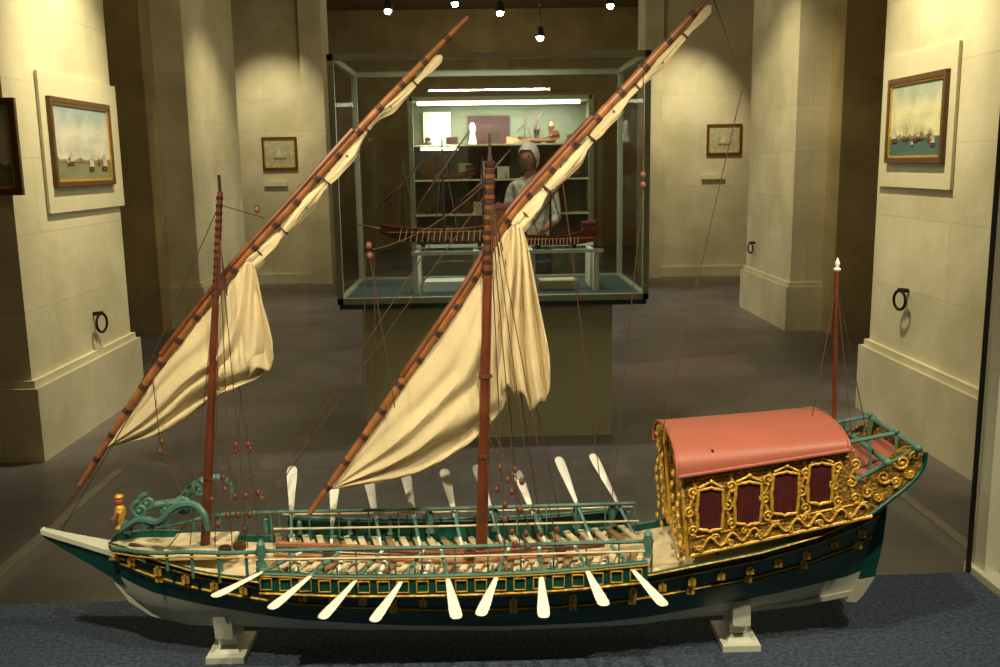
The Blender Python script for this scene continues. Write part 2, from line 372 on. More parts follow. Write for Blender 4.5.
# ================================================================ FAR LIT CABINET
yc=12.3; X0=hit(412,200,1,yc).x; X1=hit(592,200,1,yc).x; Z1=hit(500,96,1,yc).z
par=empty('wall_display_cabinet'); b=MB()
b.bb((X0,yc+.7,0),(X1,yc+.74,Z1),'cpanel'); b.bb((X0,yc,0),(X1,yc+.7,.5),'cpanel'); b.bb((X0,yc,Z1-.05),(X1,yc+.7,Z1),'metal')
for x in(X0,X1-.04): b.bb((x,yc,0),(x+.04,yc+.04,Z1),'metal')
b.bb((X0-.02,yc,.5),(X0,yc+.7,Z1),'metal'); b.bb((X1,yc,.5),(X1+.02,yc+.7,Z1),'metal')
for z in(.95,1.4,1.85): b.bb((X0,yc+.25,z),(X1,yc+.69,z+.02),'board')
xm=hit(495,150,1,yc+.68).x
b.bb((xm-.36,yc+.66,.97),(xm+.20,yc+.69,2.25),'redp')
b.bb((X0+.14,yc+.6,1.87),(X0+.5,yc+.69,2.3),'mount')
b.obj('carcass',par,False)
b=MB(); b.bb((X0+.1,yc+.03,Z1-.10),(X1-.15,yc+.07,Z1-.06),'tube'); b.bb((X0+.12,yc+.2,1.80),(X0+.6,yc+.23,1.835),'tube'); b.obj('strip_lights',par,False)
b=MB()
for z in(.525,.972,1.422,1.872):
    x=X0+.2
    while x<X1-.2:
        h=random.uniform(.1,.3); k=random.choice(['frame','deckd','darkw','mount','white','metal','redp','darkw'])
        if random.random()<.4: b.lathe((x,yc+.45,z),[(.05,0),(.055,.02),(.03,h*.5),(.045,h*.8),(.02,h)],k,8)
        else: b.box(x,yc+.45,z+h*.4,.16,.05,h*.8,k)
        x+=random.uniform(.18,.34)
b.obj('exhibits',par,False)
small_galley('x',(X0+X1)/2-.65,yc+.36,1.422,.62,0,2,par=par); small_galley('x',(X0+X1)/2+.75,yc+.36,1.422,.6,0,3,par=par); small_galley('x',(X0+X1)/2+.1,yc+.36,.972,.7,0,3,par=par); small_galley('x',(X0+X1)/2+.5,yc+.36,1.872,.55,0,2,par=par)
# ================================================================ PERSON
def person():
    p0=hit(533,160,1,8.7)
    par=empty('museum_visitor',Matrix.Translation((p0.x,8.7,0))@Matrix.Rotation(R(-25),4,'Z'))
    V=[];E=[];Rr=[]
    def a(p,r,pa=None):
        V.append(p);Rr.append(r)
        if pa is not None:E.append((pa,len(V)-1))
        return len(V)-1
    pel=a((0,0,.95),(.16,.12)); w=a((0,-.01,1.1),(.15,.11),pel); ch=a((0,-.03,1.3),(.18,.125),w); sh=a((0,-.04,1.43),(.13,.09),ch); nk=a((0,-.05,1.5),(.055,.055),sh); nk2=a((0,-.07,1.57),(.052,.052),nk)
    for s in(-1,1):
        h=a((s*.1,0,.88),(.095,.1),pel); k=a((s*.11,-.02,.5),(.06,.065),h); an=a((s*.12,.02,.09),(.042,.045),k); to=a((s*.14,-.13,.04),(.04,.03),an)
        so=a((s*.19,-.03,1.40),(.062,.062),sh); el=a((s*.25,-.05,1.12),(.045,.045),so); wr=a((s*.18,-.25,1.02),(.028,.03),el); pm=a((s*.16,-.32,1.02),(.036,.018),wr)
        for i in range(4):
            L=(.07,.08,.075,.06)[i]; f=a((s*.16+(i-1.5)*.019,-.36,1.015),(.009,.009),pm); f2=a((s*.16+(i-1.5)*.021,-.36-L*.5,1.0),(.008,.008),f); a((s*.16+(i-1.5)*.021,-.36-L*.75,.975),(.007,.007),f2)
        f=a((s*.16-s*.04,-.31,1.01),(.010,.010),pm); a((s*.16-s*.055,-.35,.995),(.008,.008),f)
    me=bpy.data.meshes.new('b'); me.from_pydata(V,E,[]); o=bpy.data.objects.new('b',me); sc.collection.objects.link(o)
    o.modifiers.new('s','SKIN')
    for i,r in enumerate(Rr): me.skin_vertices[0].data[i].radius=r; me.skin_vertices[0].data[i].use_root=(i==0)
    md=o.modifiers.new('d','SUBSURF'); md.levels=2
    dg=bpy.context.evaluated_depsgraph_get(); m2=bpy.data.meshes.new_from_object(o.evaluated_get(dg)); bpy.data.objects.remove(o)
    for k in('skin','shirt','trouser','shoe'): m2.materials.append(M[k])
    for p in m2.polygons:
        q=p.center; p.use_smooth=True
        if q.z<.075: i=3
        elif q.z<.97 and q.y>-.2: i=2
        elif q.z>1.47 and abs(q.x)<.08 : i=0
        elif q.y<-.14 and q.z<1.12 and abs(q.x)>.07: i=0
        else: i=1
        p.material_index=i
    bo=bpy.data.objects.new('body',m2); sc.collection.objects.link(bo); bo.parent=par
    b=MB(); hc=Vector((0,-.095,1.665)); rows=[]
    for i in range(17):
        th=math.pi*min(max(i/16,.01),.99); row=[]
        for j in range(24):
            ph=2*math.pi*j/24; x=math.sin(th)*math.cos(ph); y=math.sin(th)*math.sin(ph); z=-math.cos(th)
            r=Vector((x*.075,y*.098,z*.12)); 
            if z<0: r.x*=1-.25*(-z)**1.5; r.y*=1-.12*(-z)
            fr=max(0,-y)
            if fr>.5 and abs(x)<.35: r.y-=.02*math.exp(-((z+.08)/.16)**2)*(1-abs(x)/.35)*1.2
            if fr>.5: r.y+=.010*math.exp(-((z-.08)/.1)**2)*math.exp(-((abs(x)-.4)/.18)**2)
            row.append(hc+r)
        rows.append(row)
    b.loft(rows,'skin')
    for s in(-1,1):
        b.ell(hc+Vector((s*.077,.008,-.005)),(.012,.02,.032),'skin'); b.ell(hc+Vector((s*.03,-.084,.008)),(.011,.008,.008),'darkw')
    b.tube([hc+Vector((-.025,-.088,-.055)),hc+Vector((0,-.094,-.056)),hc+Vector((.025,-.088,-.055))],.005,'redhull',6)
    rows=[]
    for i in range(11):
        row=[]
        for j in range(28):
            ph=2*math.pi*j/28; y=math.sin(ph); lim=.45+(-.75-.45)*min(1,max(0,(y+.75)/.7))
            z=1-(1-lim)*(i/10); rr=math.sqrt(max(0,1-z*z)); 
            k=1.16+.05*noise.noise(Vector((math.cos(ph)*3,y*3,z*4)))
            row.append(hc+Vector((math.cos(ph)*rr*.079*k,y*rr*.104*k,z*.12*k)))
        rows.append(row)
    b.grid(rows,'hair',True); b.obj('head',par)
person()
# ================================================================ FRONT CASE
ZC=.68
A=hit(0,605,2,ZC); B=hit(968,572,2,ZC); dx=(B-A); dx.z=0; ang=math.atan2(dx.y,dx.x)
cM=Matrix.Translation(B)@Matrix.Rotation(ang,4,'Z')
W=2.15; D=1.25
par=empty('foreground_display_case',cM)
b=MB(); b.bb((-W,-D,-.03),(0,0,0),'bluecarpet'); b.obj('case_floor_carpet',par,False)
b=MB(); b.bb((-W-.02,-D,-ZC),(.02,.02,-.031),'ped'); b.obj('plinth',par,False)
b=MB()
b.bb((.006,-D,-.02),(.05,.03,.012),'whitem'); b.bb((.02,-.03,0),(.055,.03,1.5),'whitem'); b.bb((-W-.05,-.03,0),(-W-.006,.03,1.5),'whitem')
b.bb((-.004,-.004,0),(.004,.004,1.5),'iron')
b.bb((-W-.05,-D,1.5),(.055,.03,1.56),'whitem'); b.bb((-W-.05,-D,-.02),(-W-.006,.03,.012),'whitem')
b.bb((.02,-D-.02,-.0),(.055,-D+.02,1.5),'whitem'); b.bb((-W-.05,-D-.02,0),(-W-.006,-D+.02,1.5),'whitem')
b.obj('frame',par,False)
b=MB(); quad(b,[(-W,0,.001),(0,0,.001),(0,0,1.5),(-W,0,1.5)],'glass'); quad(b,[(0,-D,.001),(0,0,.001),(0,0,1.5),(0,-D,1.5)],'glass'); quad(b,[(-W,-D,.001),(-W,0,.001),(-W,0,1.5),(-W,-D,1.5)],'glass'); b.obj('glass_panes',par,False)
# ================================================================ GALLEY
F1=hit(226,662,2,ZC); F2=hit(741,650,2,ZC); dv=F2-F1; ya=math.atan2(dv.y,dv.x)
eyy=Vector((-math.sin(ya),math.cos(ya),0)); org=(F1+F2)/2+eyy*.045
SM=Matrix.Translation(org)@Matrix.Rotation(ya,4,'Z'); SI=SM.inverted()
ship=empty('galley_ship_model',SM)
c0=SI@C0; SI3=SI.to_3x3()
def S(u,v,y=0.0):
    d=SI3@ray(u,v); t=(y-c0.y)/d.y; return c0+d*t
st=[(108,543,.022),(125,548,.042),(150,557,.064),(200,572,.088),(270,583,.108),(350,588,.118),(450,590,.122),(550,586,.122),(650,574,.116),(700,564,.112),(760,552,.106),(820,535,.096),(866,515,.084),(884,505,.076)]
hx=[];hz=[];hw=[]
for u,v,w in st:
    p=S(u,v,-w); hx.append(p.x);hz.append(p.z);hw.append(w)
kp=[S(*q) for q in[(108,562),(116,580),(130,598),(152,612),(190,621),(300,623),(500,624),(640,619),(740,609),(800,602),(850,592),(866,578)]]
kx=[p.x for p in kp];kz=[p.z for p in kp]
wp=[S(u,v,-w) for u,v,w in[(108,568,.01),(120,581,.03),(150,594,.045),(200,607,.07),(250,618,.09),(300,627,.1),(400,634,.105),(500,635,.105),(600,631,.1),(700,617,.09),(780,602,.06),(850,582,.03),(872,570,.015)]]
wx=[p.x for p in wp];wz=[p.z for p in wp]
HX0=hx[0];HX1=hx[-1]
def hull(x,z):
    k=interp(kx,kz,x);t=interp(hx,hz,x);w=interp(hx,hw,x);s=min(1,max(0,(z-k)/(t-k)))
    f=(x-HX0)/(HX1-HX0); e=max(0,(abs(f-.45)-.2)/.5); p=.38+1.3*e*e*(1 if f<.5 else 2.0)
    return w*s**p
N=90; b=MB(); low=[];up=[];deck=[]
for i in range(N+1):
    x=HX0+(HX1-HX0)*i/N; k=interp(kx,kz,x);t=interp(hx,hz,x); wl=max(interp(wx,wz,x),k+.003); wl=min(wl,t-.01)
    zs=[k+(wl-k)*(j/6) for j in range(7)]; zu=[wl+(t-wl)*(j/8) for j in range(9)]
    low.append([(x,-hull(x,z),z) for z in reversed(zs)]+[(x,hull(x,z),z) for z in zs[1:]])
    up.append(([(x,-hull(x,z),z) for z in zu],[(x,hull(x,z),z) for z in zu])); w=interp(hx,hw,x)
    deck.append([(x,-w+.004,t-.012),(x,0,t-.008),(x,w-.004,t-.012)])
b.grid(low,'offw'); b.grid([u[0] for u in up],'green'); b.grid([u[1] for u in up],'green')
b.add(up[-1][0]+list(reversed(up[-1][1])),[tuple(range(18))],'green'); b.add(up[0][0]+list(reversed(up[0][1])),[tuple(range(18))],'green')
b.grid(deck,'deck')
b.loft([[(x,-.005,z-.006),(x,.005,z-.006),(x,.005,z+.004),(x,-.005,z+.004)] for x,z in zip(kx,kz)],'offw')
b.obj('hull',ship)
# gold wales
b=MB()
def along(fr,side,r,k,x0=HX0+.004,x1=HX1,off=.001,n=80):
    pts=[]
    for i in range(n+1):
        x=x0+(x1-x0)*i/n; t=interp(hx,hz,x); wl=max(interp(wx,wz,x),interp(kx,kz,x)+.002); z=wl+(t-wl)*fr
        pts.append((x,side*(hull(x,z)+off),z))
    b.tube(pts,r,k,6)
for sd in(-1,1):
    along(1.0,sd,.0035,'green',off=.002); along(1.0,sd,.0018,'gold',off=.0052); along(.84,sd,.0018,'gold',off=.002); along(.50,sd,.0022,'gold',off=.002)
    along(.45,sd,.0035,'green',off=.0005)
    for i in range(26):
        x=HX0+.05+(HX1-HX0-.08)*i/25; t=interp(hx,hz,x); wl=max(interp(wx,wz,x),interp(kx,kz,x)); 
        for fr in((.50,.68) if i%2 else (.68,)):
            z=wl+(t-wl)*fr; y=sd*(hull(x,z)+.004)
            b.box(x-.004,y,z,.006,.005,.014,'gold'); b.box(x+.004,y,z,.006,.005,.014,'gold'); b.ell((x,y,z+.008),.0038,'gold',6,4)
b.obj('gilded_wales',ship)
# outrigger
b=MB()
q=[S(258,574,-.137),S(350,577,-.137),S(450,576,-.137),S(550,572,-.137),S(648,563,-.137)]
qq=catmull(q,40)
for sd in(-1,1):
    rows=[]
    for p in qq:
        rows.append([(p.x,sd*.137,p.z),(p.x,sd*.137,p.z-.036),(p.x,sd*.118,p.z-.036),(p.x,sd*.124,p.z)])
    b.loft(rows,'green')
    for dz in(.001,-.036): b.tube([(p.x,sd*.138,p.z+dz) for p in qq],.0024,'teal' if dz>0 else 'gold',6)
    b.tube([(p.x,sd*.139,p.z-.003) for p in qq],.0015,'gold',5)
    for i in range(0,40,2):
        p=qq[i];p2=qq[i+1]; z=p.z
        a=[(p.x+.003,sd*.139,z-.008),(p2.x+.006,sd*.139,z-.008),(p2.x+.006,sd*.139,z-.029),(p.x+.003,sd*.139,z-.029),(p.x+.003,sd*.139,z-.008)]
        b.tube(a,.0015,'gold',5)
        b.tube([(p.x,sd*.128,z),(p.x,sd*.128,z+.014)],.002,'teal',5)
        b.poly([(p.x,sd*.135,z-.036),(p.x,sd*.10,z-.036),(p.x,sd*.112,z-.056)],(1,0,0),.004,'green')
b.obj('outrigger',ship)
# rails
b=MB()
for sd in(-1,1):
    for yy,v0,v1,r,k in((.098,551,541,.0035,'teal'),(.075,560,551,.0022,'deck'),(.112,560,551,.002,'deck')):
        a=S(256,v0,-yy); e=S(652,v1,-yy); b.tube([(a.x,sd*yy,a.z),((a.x+e.x)/2,sd*yy,(a.z+e.z)/2-.002),(e.x,sd*yy,e.z)],r,k,6)
    a=S(256,551,-.098); e=S(652,541,-.098)
    for i in range(13):
        f=i/12; x=a.x+(e.x-a.x)*f; z=a.z+(e.z-a.z)*f; b.tube([(x,sd*.098,z),(x,sd*.098,interp(hx,hz,x)-.012)],.0018,'teal',5)
b.obj('deck_rails',ship)
# benches, gangway, gear
b=MB(); xa=S(262,560,0).x; xb=S(645,560,0).x
for i in range(26):
    x=xa+.02+(xb-xa-.04)*i/25; z=interp(hx,hz,x)
    for sd in(-1,1):
        rot=Matrix.Rotation(sd*R(16),3,'Z')
        b.box(x,sd*.062,z+.006,.012,.085,.005,'deck' if i%4 else 'deckd',rot); b.box(x+.012,sd*.062,z-.003,.012,.08,.004,'deck' if i%3 else 'deckd',rot)
        for yy in(.03,.095): b.box(x,sd*yy,z-.003,.004,.004,.014,'deckd')
rows=[]
for i in range(31):
    x=xa+(xb-xa)*i/30; z=interp(hx,hz,x); rows.append([(x,-.017,z-.012),(x,.017,z-.012),(x,.017,z+.014),(x,-.017,z+.014)])
b.loft(rows,'deck')
for y,zz,r in((-.008,.019,.0045),(.008,.019,.004),(-.03,.012,.004)):
    b.tube([(xa+.03,y,interp(hx,hz,xa)+zz+.004),((xa+xb)/2,y,interp(hx,hz,0)+zz),(xb-.08,y,interp(hx,hz,xb-.08)+zz)],r,'wood' if r>.0042 else 'yardw',7)
for i in range(50):
    x=random.uniform(xa,xb); sd=random.choice((-1,1)); y=sd*random.uniform(.03,.1); z=interp(hx,hz,x)
    b.ell((x,y,z+.003),(.006,.006,.005),random.choice(['deckd','wood','rope','teal','deck']),7,5)
for u,v in((225,552),(240,548),(330,556),(470,556),(560,550)):
    p=S(u,v,-.03)
    for k in range(4): b.tube([p+Vector((.010*math.cos(a),.010*math.sin(a),.003*k)) for a in [2*math.pi*i/12 for i in range(13)]],.0022,'rope',5)
for u in(295,337,380,425,518,600):
    p=S(u,575,-.10); e=S(u+5,560,-.07); b.tube([p,e],.004,'white',7)
b.obj('benches_and_gangway',ship)
b=MB()
def boll(u,v,y,h=.03,r=.006,k='teal'):
    p=S(u,v,y); b.lathe(p,[(r*1.1,0),(r,.003),(r*.7,h*.3),(r*1.15,h*.55),(r*.8,h*.75),(r*.9,h*.82),(r*.2,h)],k,9)
for u,v,y in[(267,538,.11),(430,532,.11),(495,530,.11),(577,527,.11),(612,525,.11),(262,566,-.11),(648,556,-.11)]: boll(u,v,y,.05,.009)
for u,v,y in[(300,534,.11),(350,534,.11),(390,534,.11),(628,523,.11),(540,530,.11)]: boll(u,v,y,.03,.006)
b.obj('turned_bollards',ship)
# oars
def oar(name,inn,tip,bl):
    b=MB(); inn=Vector(inn);tip=Vector(tip); d=(tip-inn).normalized(); L=(tip-inn).length
    s=d.cross(Vector((0,0,1))).normalized(); n=s.cross(d).normalized(); base=tip-d*bl
    b.tube([inn,inn+d*.02],[.0022,.003],'white',7); b.tube([inn+d*.02,inn+d*(L*.3),base+d*.01],[.0038,.0036,.003],'teal',7)
    prof=[(0,.003,.003),(.12,.0045,.0025),(.45,.0075,.0018),(.8,.0105,.0014),(.93,.0105,.0012),(.98,.008,.001),(1,.004,.0008)]
    rows=[]
    for f,w,t in prof:
        p=base+d*bl*f; rows.append([p+s*w*math.cos(a)+n*t*math.sin(a) for a in [2*math.pi*k/10 for k in range(10)]])
    b.loft(rows,'white'); b.obj(name,ship)
near=[((302,552),(213,597)),((345,548),(270,609)),((385,548),(321,619)),((425,548),(373,622)),((440,545),(457,619)),((510,545),(480,616)),((539,543),(544,618)),((573,542),(605,606)),((606,540),(665,606))]
far=[((291,548),(292,466)),((331,548),(335,478)),((381,546),(368,476)),((420,546),(405,471)),((462,546),(444,469)),((502,544),(476,465)),((545,542),(516,470)),((592,541),(558,457)),((640,546),(592,454))]
for i,(a,t) in enumerate(near): oar('oar_near_%d'%(i+1),S(a[0],a[1],-.045),S(t[0],t[1],-.235),.115)
for i,(a,t) in enumerate(far): oar('oar_far_%d'%(i+1),S(a[0],a[1],.045),S(t[0],t[1],.19),.12)
# beak
b=MB(); rows=[]
for (u,vt,vb,w) in[(42,529,536,.004),(60,534,547,.007),(85,540,561,.012),(110,546,575,.019),(135,552,590,.028)]:
    a=S(u,vt,0);e=S(u,vb,0); rows.append([(a.x,-w,a.z),(a.x,w,a.z),(a.x,w*.5,e.z),(a.x,-w*.5,e.z)])
b.loft(rows,'green'); 
b.loft([[(r[0][0],r[0][1]-.003,r[0][2]+.0015),(r[1][0],r[1][1]+.003,r[1][2]+.0015),(r[1][0],r[1][1]+.003,r[1][2]-.008),(r[0][0],r[0][1]-.003,r[0][2]-.008)] for r in rows],'offw')
b.obj('beak',ship)
def scroll(p,e1,e2,r0,turns,rad,k,flip=1,a0=0,n=28):
    pts=[];rr=[]
    for i in range(n+1):
        t=i/n; a=a0+flip*turns*2*math.pi*t; r=r0*(1-t*.82); pts.append(Vector(p)+e1*r*math.cos(a)+e2*r*math.sin(a)); rr.append(rad*(1-.35*t))
    b.tube(pts,rr,k,7); b.ell(pts[-1],rad*1.25,k,7,5)
EX=Vector((1,0,0));EZ=Vector((0,0,1))
b=MB()
for sd in(-1,1):
    for u,v,y,r,fl in((140,510,-.02,.017,1),(183,507,-.05,.016,-1),(148,525,-.045,.012,-1),(128,528,-.03,.011,1)):
        p=S(u,v,y); scroll((p.x,sd*abs(y),p.z),EX,EZ,r,1.4,.005,'teal',fl,math.pi/2)
    pts=[S(*q) for q in((122,530,-.03),(140,520,-.04),(160,522,-.055),(175,508,-.065),(192,504,-.075),(204,514,-.085),(208,530,-.085))]
    b.tube([(p.x,sd*abs(p.y),p.z) for p in catmull(pts,24)],[.009-.004*abs(i/24-.5)*2 for i in range(25)],'teal',8)
    pts=[S(*q) for q in((112,548,-.035),(150,553,-.07),(185,552,-.09),(225,553,-.1),(260,552,-.1))]
    pp=catmull(pts,24); b.tube([(p.x,sd*abs(p.y),p.z) for p in pp],.004,'teal',8); b.tube([(p.x,sd*(abs(p.y)+.003),p.z-.008) for p in pp],.0016,'gold',6)
    for p in pp[2::4]: b.tube([(p.x,sd*abs(p.y),p.z),(p.x,sd*abs(p.y),interp(hx,hz,p.x)-.012)],.003,'teal',6)
p=S(205,545,0); b.bb((p.x-.07,-.06,p.z-.004),(p.x+.05,.06,p.z+.002),'deck'); 
for x in(p.x-.065,p.x+.045):
    for y in(-.055,.055): b.tube([(x,y,p.z),(x,y,p.z-.05)],.003,'teal',6)
for y in(-.03,0,.03): b.tube([(p.x-.17,y,p.z-.012),(p.x-.10,y,p.z-.012),(p.x-.05,y,p.z-.012)],[.004,.0055,.007],'goldd',9)
b.obj('bow_scrollwork_and_guns',ship)
b=MB(); p=S(122,530,-.005)
b.lathe(p,[(.010,0),(.012,.006),(.007,.012),(.010,.022),(.012,.034),(.009,.045),(.006,.05)],'gold',10); b.ell(p+Vector((-.001,0,.057)),(.009,.008,.010),'pink'); b.ell(p+Vector((0,0,.066)),(.009,.009,.005),'gold')
for sd in(-1,1): b.tube([p+Vector((0,sd*.010,.038)),p+Vector((-.010,sd*.014,.026)),p+Vector((-.016,sd*.006,.02))],[.004,.0035,.003],'pink',6)
b.obj('figurehead',ship)
# masts
b=MB()
f0=S(205,552,0);f1=S(220,192,0)
b.tube([f0.lerp(f1,i/12) for i in range(13)],[.0095-.0045*i/12 for i in range(13)],'mastw',10)
for i in range(14): 
    q=f0.lerp(f1,.72+i*.02); b.tube([q,q+Vector((0,0,.006))],.0064,'darkw',8)
b.tube([f1,f1+Vector((0,0,.03))],.003,'darkw',6); b.obj('fore_mast',ship)
b=MB(); m0=S(481,572,-.0);m1=S(490,168,-.0)
b.tube([m0.lerp(m1,i/12) for i in range(13)],[.0115-.004*i/12 for i in range(13)],'mastw',12)
for i in range(22):
    q=m0.lerp(m1,.74+i*.0118); b.tube([q,q+Vector((0,0,.007))],.0095+.0006*math.sin(i*1.7),'darkw' if i%2 else 'wood',8)
b.lathe(m1,[(.008,0),(.010,.004),(.010,.01),(.005,.014),(.003,.03),(.0015,.06)],'darkw',8)
for t in(.03,.3,.5): q=m0.lerp(m1,t); b.tube([q,q+Vector((0,0,.006))],.0125,'rope',8)
b.obj('main_mast',ship)
YY=.024
def yard(name,pts,r0):
    b=MB(); P=catmull([S(u,v,YY) for u,v in pts],60); n=len(P)
    b.tube(P,[r0*(.45+.55*math.sin(math.pi*min(1,max(0,(i/(n-1)*.9+.05))))) for i in range(n)],'yardw',10)
    for i in range(3,n-2,3):
        d=(P[i+1]-P[i]).normalized(); r=r0*(.45+.55*math.sin(math.pi*(i/(n-1)*.9+.05)))
        for k in range(3): b.tube([P[i]+d*(.004*k),P[i]+d*(.004*k+.003)],r*1.15,'darkw' if k==1 else 'rope',8)
    b.tube([p+Vector((-.004,-.005,.006)) for p in P[16:46]],r0*.62,'wood',8)
    b.obj(name,ship); return P
FY=yard('fore_yard',[(80,485),(150,377),(230,274),(300,196),(360,129),(410,76),(468,17)],.0088)
MY=yard('main_yard',[(309,514),(400,385),(470,283),(505,222),(560,158),(640,72),(715,-10)],.0098)
def sail(name,yc_,oc,fold,nt=70,ns=34):
    A=catmull([Vector((u,v,0)) for u,v in yc_],nt); B=catmull([Vector((u,v,0)) for u,v in oc],nt); rows=[]
    for i in range(nt+1):
        t=i/nt; row=[]
        for j in range(ns+1):
            s=j/ns; q=A[i].lerp(B[i],s); p=S(q.x,q.y,YY+.004); dy,dz=fold(t,s); row.append((p.x+dz*.4,p.y+dy,p.z+dz))
        rows.append(row)
    b=MB(); b.grid(rows,'sail'); o=b.obj(name,ship); md=o.modifiers.new('thick','SOLIDIFY'); md.thickness=.0012; return o
def ffold(k,amp,ph):
    def f(t,s):
        e=math.sin(math.pi*min(1,max(0,t)))**.6
        nz=noise.noise(Vector((t*3+ph,s*5,ph)))
        y=amp*e*(math.sin(k*s*(1+.25*math.sin(3*t+ph))+ph+nz*2.0)*.7*s**.5+.6*noise.noise(Vector((t*5+ph,s*3,2.3))))-.02*math.sin(math.pi*s)*e
        z=.003*math.sin(18*t+ph)*s*e
        return y,z
    return f
sail('fore_sail',[(104,449),(150,379),(200,312),(245,262)],[(104,449),(150,436),(185,419),(215,399),(242,384),(262,374),(271,352),(264,310),(248,262)],ffold(19,.012,.7))
sail('main_sail',[(331,489),(380,417),(440,330),(508,224)],[(331,489),(375,483),(425,472),(460,450),(485,427),(500,412),(510,395),(513,320),(512,228)],ffold(22,.013,2.1))
def drape(name,top,botL,botR,np_,amp,y0,sag):
    rows=[];nt=40;ns=80
    for i in range(nt+1):
        t=i/nt; row=[]
        for j in range(ns+1):
            s=j/ns; bx=botL[0]+(botR[0]-botL[0])*s; by=botL[1]+(botR[1]-botL[1])*s+sag*math.sin(math.pi*s*2)+6*math.sin(s*np_*2*math.pi)
            w=min(1,t**.55+.12); u=top[0]+(bx-top[0])*w+2*math.sin(t*5+s*3); v=top[1]+(by-top[1])*t
            p=S(u,v,y0); a=amp*min(1,t*2+.15); yy=a*math.sin(s*np_*2*math.pi+1.2*math.sin(t*3)+1.5*noise.noise(Vector((s*3,t*2,1)))); row.append((p.x,p.y+yy,p.z))
        rows.append(row)
    b=MB(); b.grid(rows,'sail'); o=b.obj(name,ship); md=o.modifiers.new('thick','SOLIDIFY'); md.thickness=.0012
drape('fore_sail_folds',(247,262),(220,390),(272,358),2.5,.009,YY-.004,-6)
drape('main_sail_folds',(513,224),(497,408),(548,388),3.5,.012,YY-.002,-14)
def furl(name,pts,r):
    b=MB(); P=catmull([S(u,v,YY+.006) for u,v in pts],70); n=len(P); rows=[]
    for i,p in enumerate(P):
        t=i/(n-1); d=(P[min(i+1,n-1)]-P[max(i-1,0)]).normalized(); a=Vector((0,1,0)); bb=d.cross(a).normalized(); rr=r*(1-.5*t)*(1+.32*math.sin(t*27)+.12*math.sin(t*61))
        if i in(0,n-1): rr*=.3
        rows.append([p+(a*math.cos(h)*.8+bb*math.sin(h)*1.1)*rr*(1+.22*math.sin(3*h+t*16)+.12*math.sin(7*h-t*9)) for h in[2*math.pi*k/20 for k in range(20)]])
    b.loft(rows,'sail')
    for i in range(5,n-3,8):
        p=P[i]; d=(P[i+1]-P[i]).normalized(); b.tube([p-d*.0015,p+d*.0015],r*(1-.5*i/n)*.95+.001,'rope',10)
    b.obj(name,ship)
furl('fore_sail_furled',[(246,266),(264,249),(287,227),(306,204),(330,178),(352,151),(374,119),(402,96),(442,56)],.0108)
furl('main_sail_furled',[(512,230),(530,209),(550,186),(573,161),(595,134),(616,109),(643,81),(671,51),(711,6)],.0110)
# rigging
b=MB()
def rope(a,e,sag=0,r=.0008,ya=0,ye=0,k='rope'):
    A_=S(a[0],a[1],ya);E_=S(e[0],e[1],ye); n=8
    b.tube([A_.lerp(E_,i/n)-Vector((0,0,sag*4*(i/n)*(1-i/n))) for i in range(n+1)],r,k,4)
def block(u,v,y=0,r=.0052):
    p=S(u,v,y); b.ell(p,(r,r*.6,r*1.25),'block',8,6); b.tube([p+Vector((-r,0,0)),p+Vector((-r*.5,0,r*1.5)),p+Vector((r*.5,0,r*1.5)),p+Vector((r,0,0))],.0009,'rope',4)
R_=[((81,485),(48,528),0,YY,0),((108,447),(46,528),.01,YY,0),((160,365),(62,530),0,YY,0),((219,205),(135,398),0,0,YY),
((219,230),(232,545),0,0,-.09),((219,230),(248,548),0,0,-.09),((219,235),(215,548),0,0,-.09),((219,235),(258,525),0,0,.09),((219,250),(190,545),0,0,-.085),
((265,218),(220,205),0,YY,0),((489,190),(265,505),0,0,.03),((430,245),(262,503),0,0,-.03),((489,180),(372,250),.02,0,-.02),((369,252),(395,408),0,-.02,-.02),((374,252),(377,480),0,-.02,.08),((366,252),(360,470),0,-.02,.08),
((489,185),(505,550),0,0,-.11),((489,185),(520,548),0,0,-.11),((489,185),(538,545),0,0,-.11),((489,185),(556,542),0,0,-.11),((489,185),(520,520),0,0,.11),((489,185),(540,520),0,0,.11),((489,185),(560,518),0,0,.11),
((644,180),(610,515),0,YY,.1),((643,60),(644,175),0,YY,YY),((742,90),(650,485),0,-.02,-.05),((712,-5),(745,88),0,YY,-.02),
((837,285),(812,416),0,0,-.05),((837,285),(852,440),0,0,-.05),((837,285),(868,440),0,0,.05),((560,160),(600,480),.0,YY,.08),
((152,375),(160,440),.0,YY,-.02),((160,440),(200,530),.01,-.02,-.06),((240,400),(238,440),0,YY,0),((246,390),(248,440),0,YY,0),((190,470),(240,500),.02,0,0),((165,450),(262,470),.04,-.02,0),
((205,480),(262,495),.0,0,0),((205,470),(160,480),.01,0,0),((481,420),(520,480),.02,0,-.05),
((205,500),(170,545),0,0,-.06),((232,470),(268,540),.01,0,-.08),((212,430),(258,500),.02,0,-.02),((483,440),(500,550),0,0,-.09),((483,400),(530,530),0,0,-.1)]
for a,e,s,y1,y2 in R_: rope(a,e,s,.0009,y1,y2)
for q in[(369,246,-.02),(370,256,-.02),(257,210,0),(643,175,YY),(643,185,YY),(236,445,0),(248,445,0),(162,442,-.02),(160,452,-.02),(225,490,-.03),(235,497,-.05),(246,496,-.05),(258,493,-.03),(262,499,0),(223,478,0),(212,500,-.05),(500,468,-.05),(508,480,-.05),(515,470,-.05),(497,490,-.05),(512,492,-.08),(522,482,-.08),(505,505,-.1),(520,510,-.1),(238,515,-.08),(250,515,-.08),(228,516,-.08),(512,532,-.11),(526,534,-.11),(541,534,-.11),(557,530,-.11),(505,520,-.11),(515,545,-.11),(528,548,-.11),(245,530,-.08),(218,525,-.08)]: block(*q)
for u in(236,248): 
    for k in range(3): block(u+k%2*2,447-0+k*2,0,.004)
b.obj('rigging',ship)
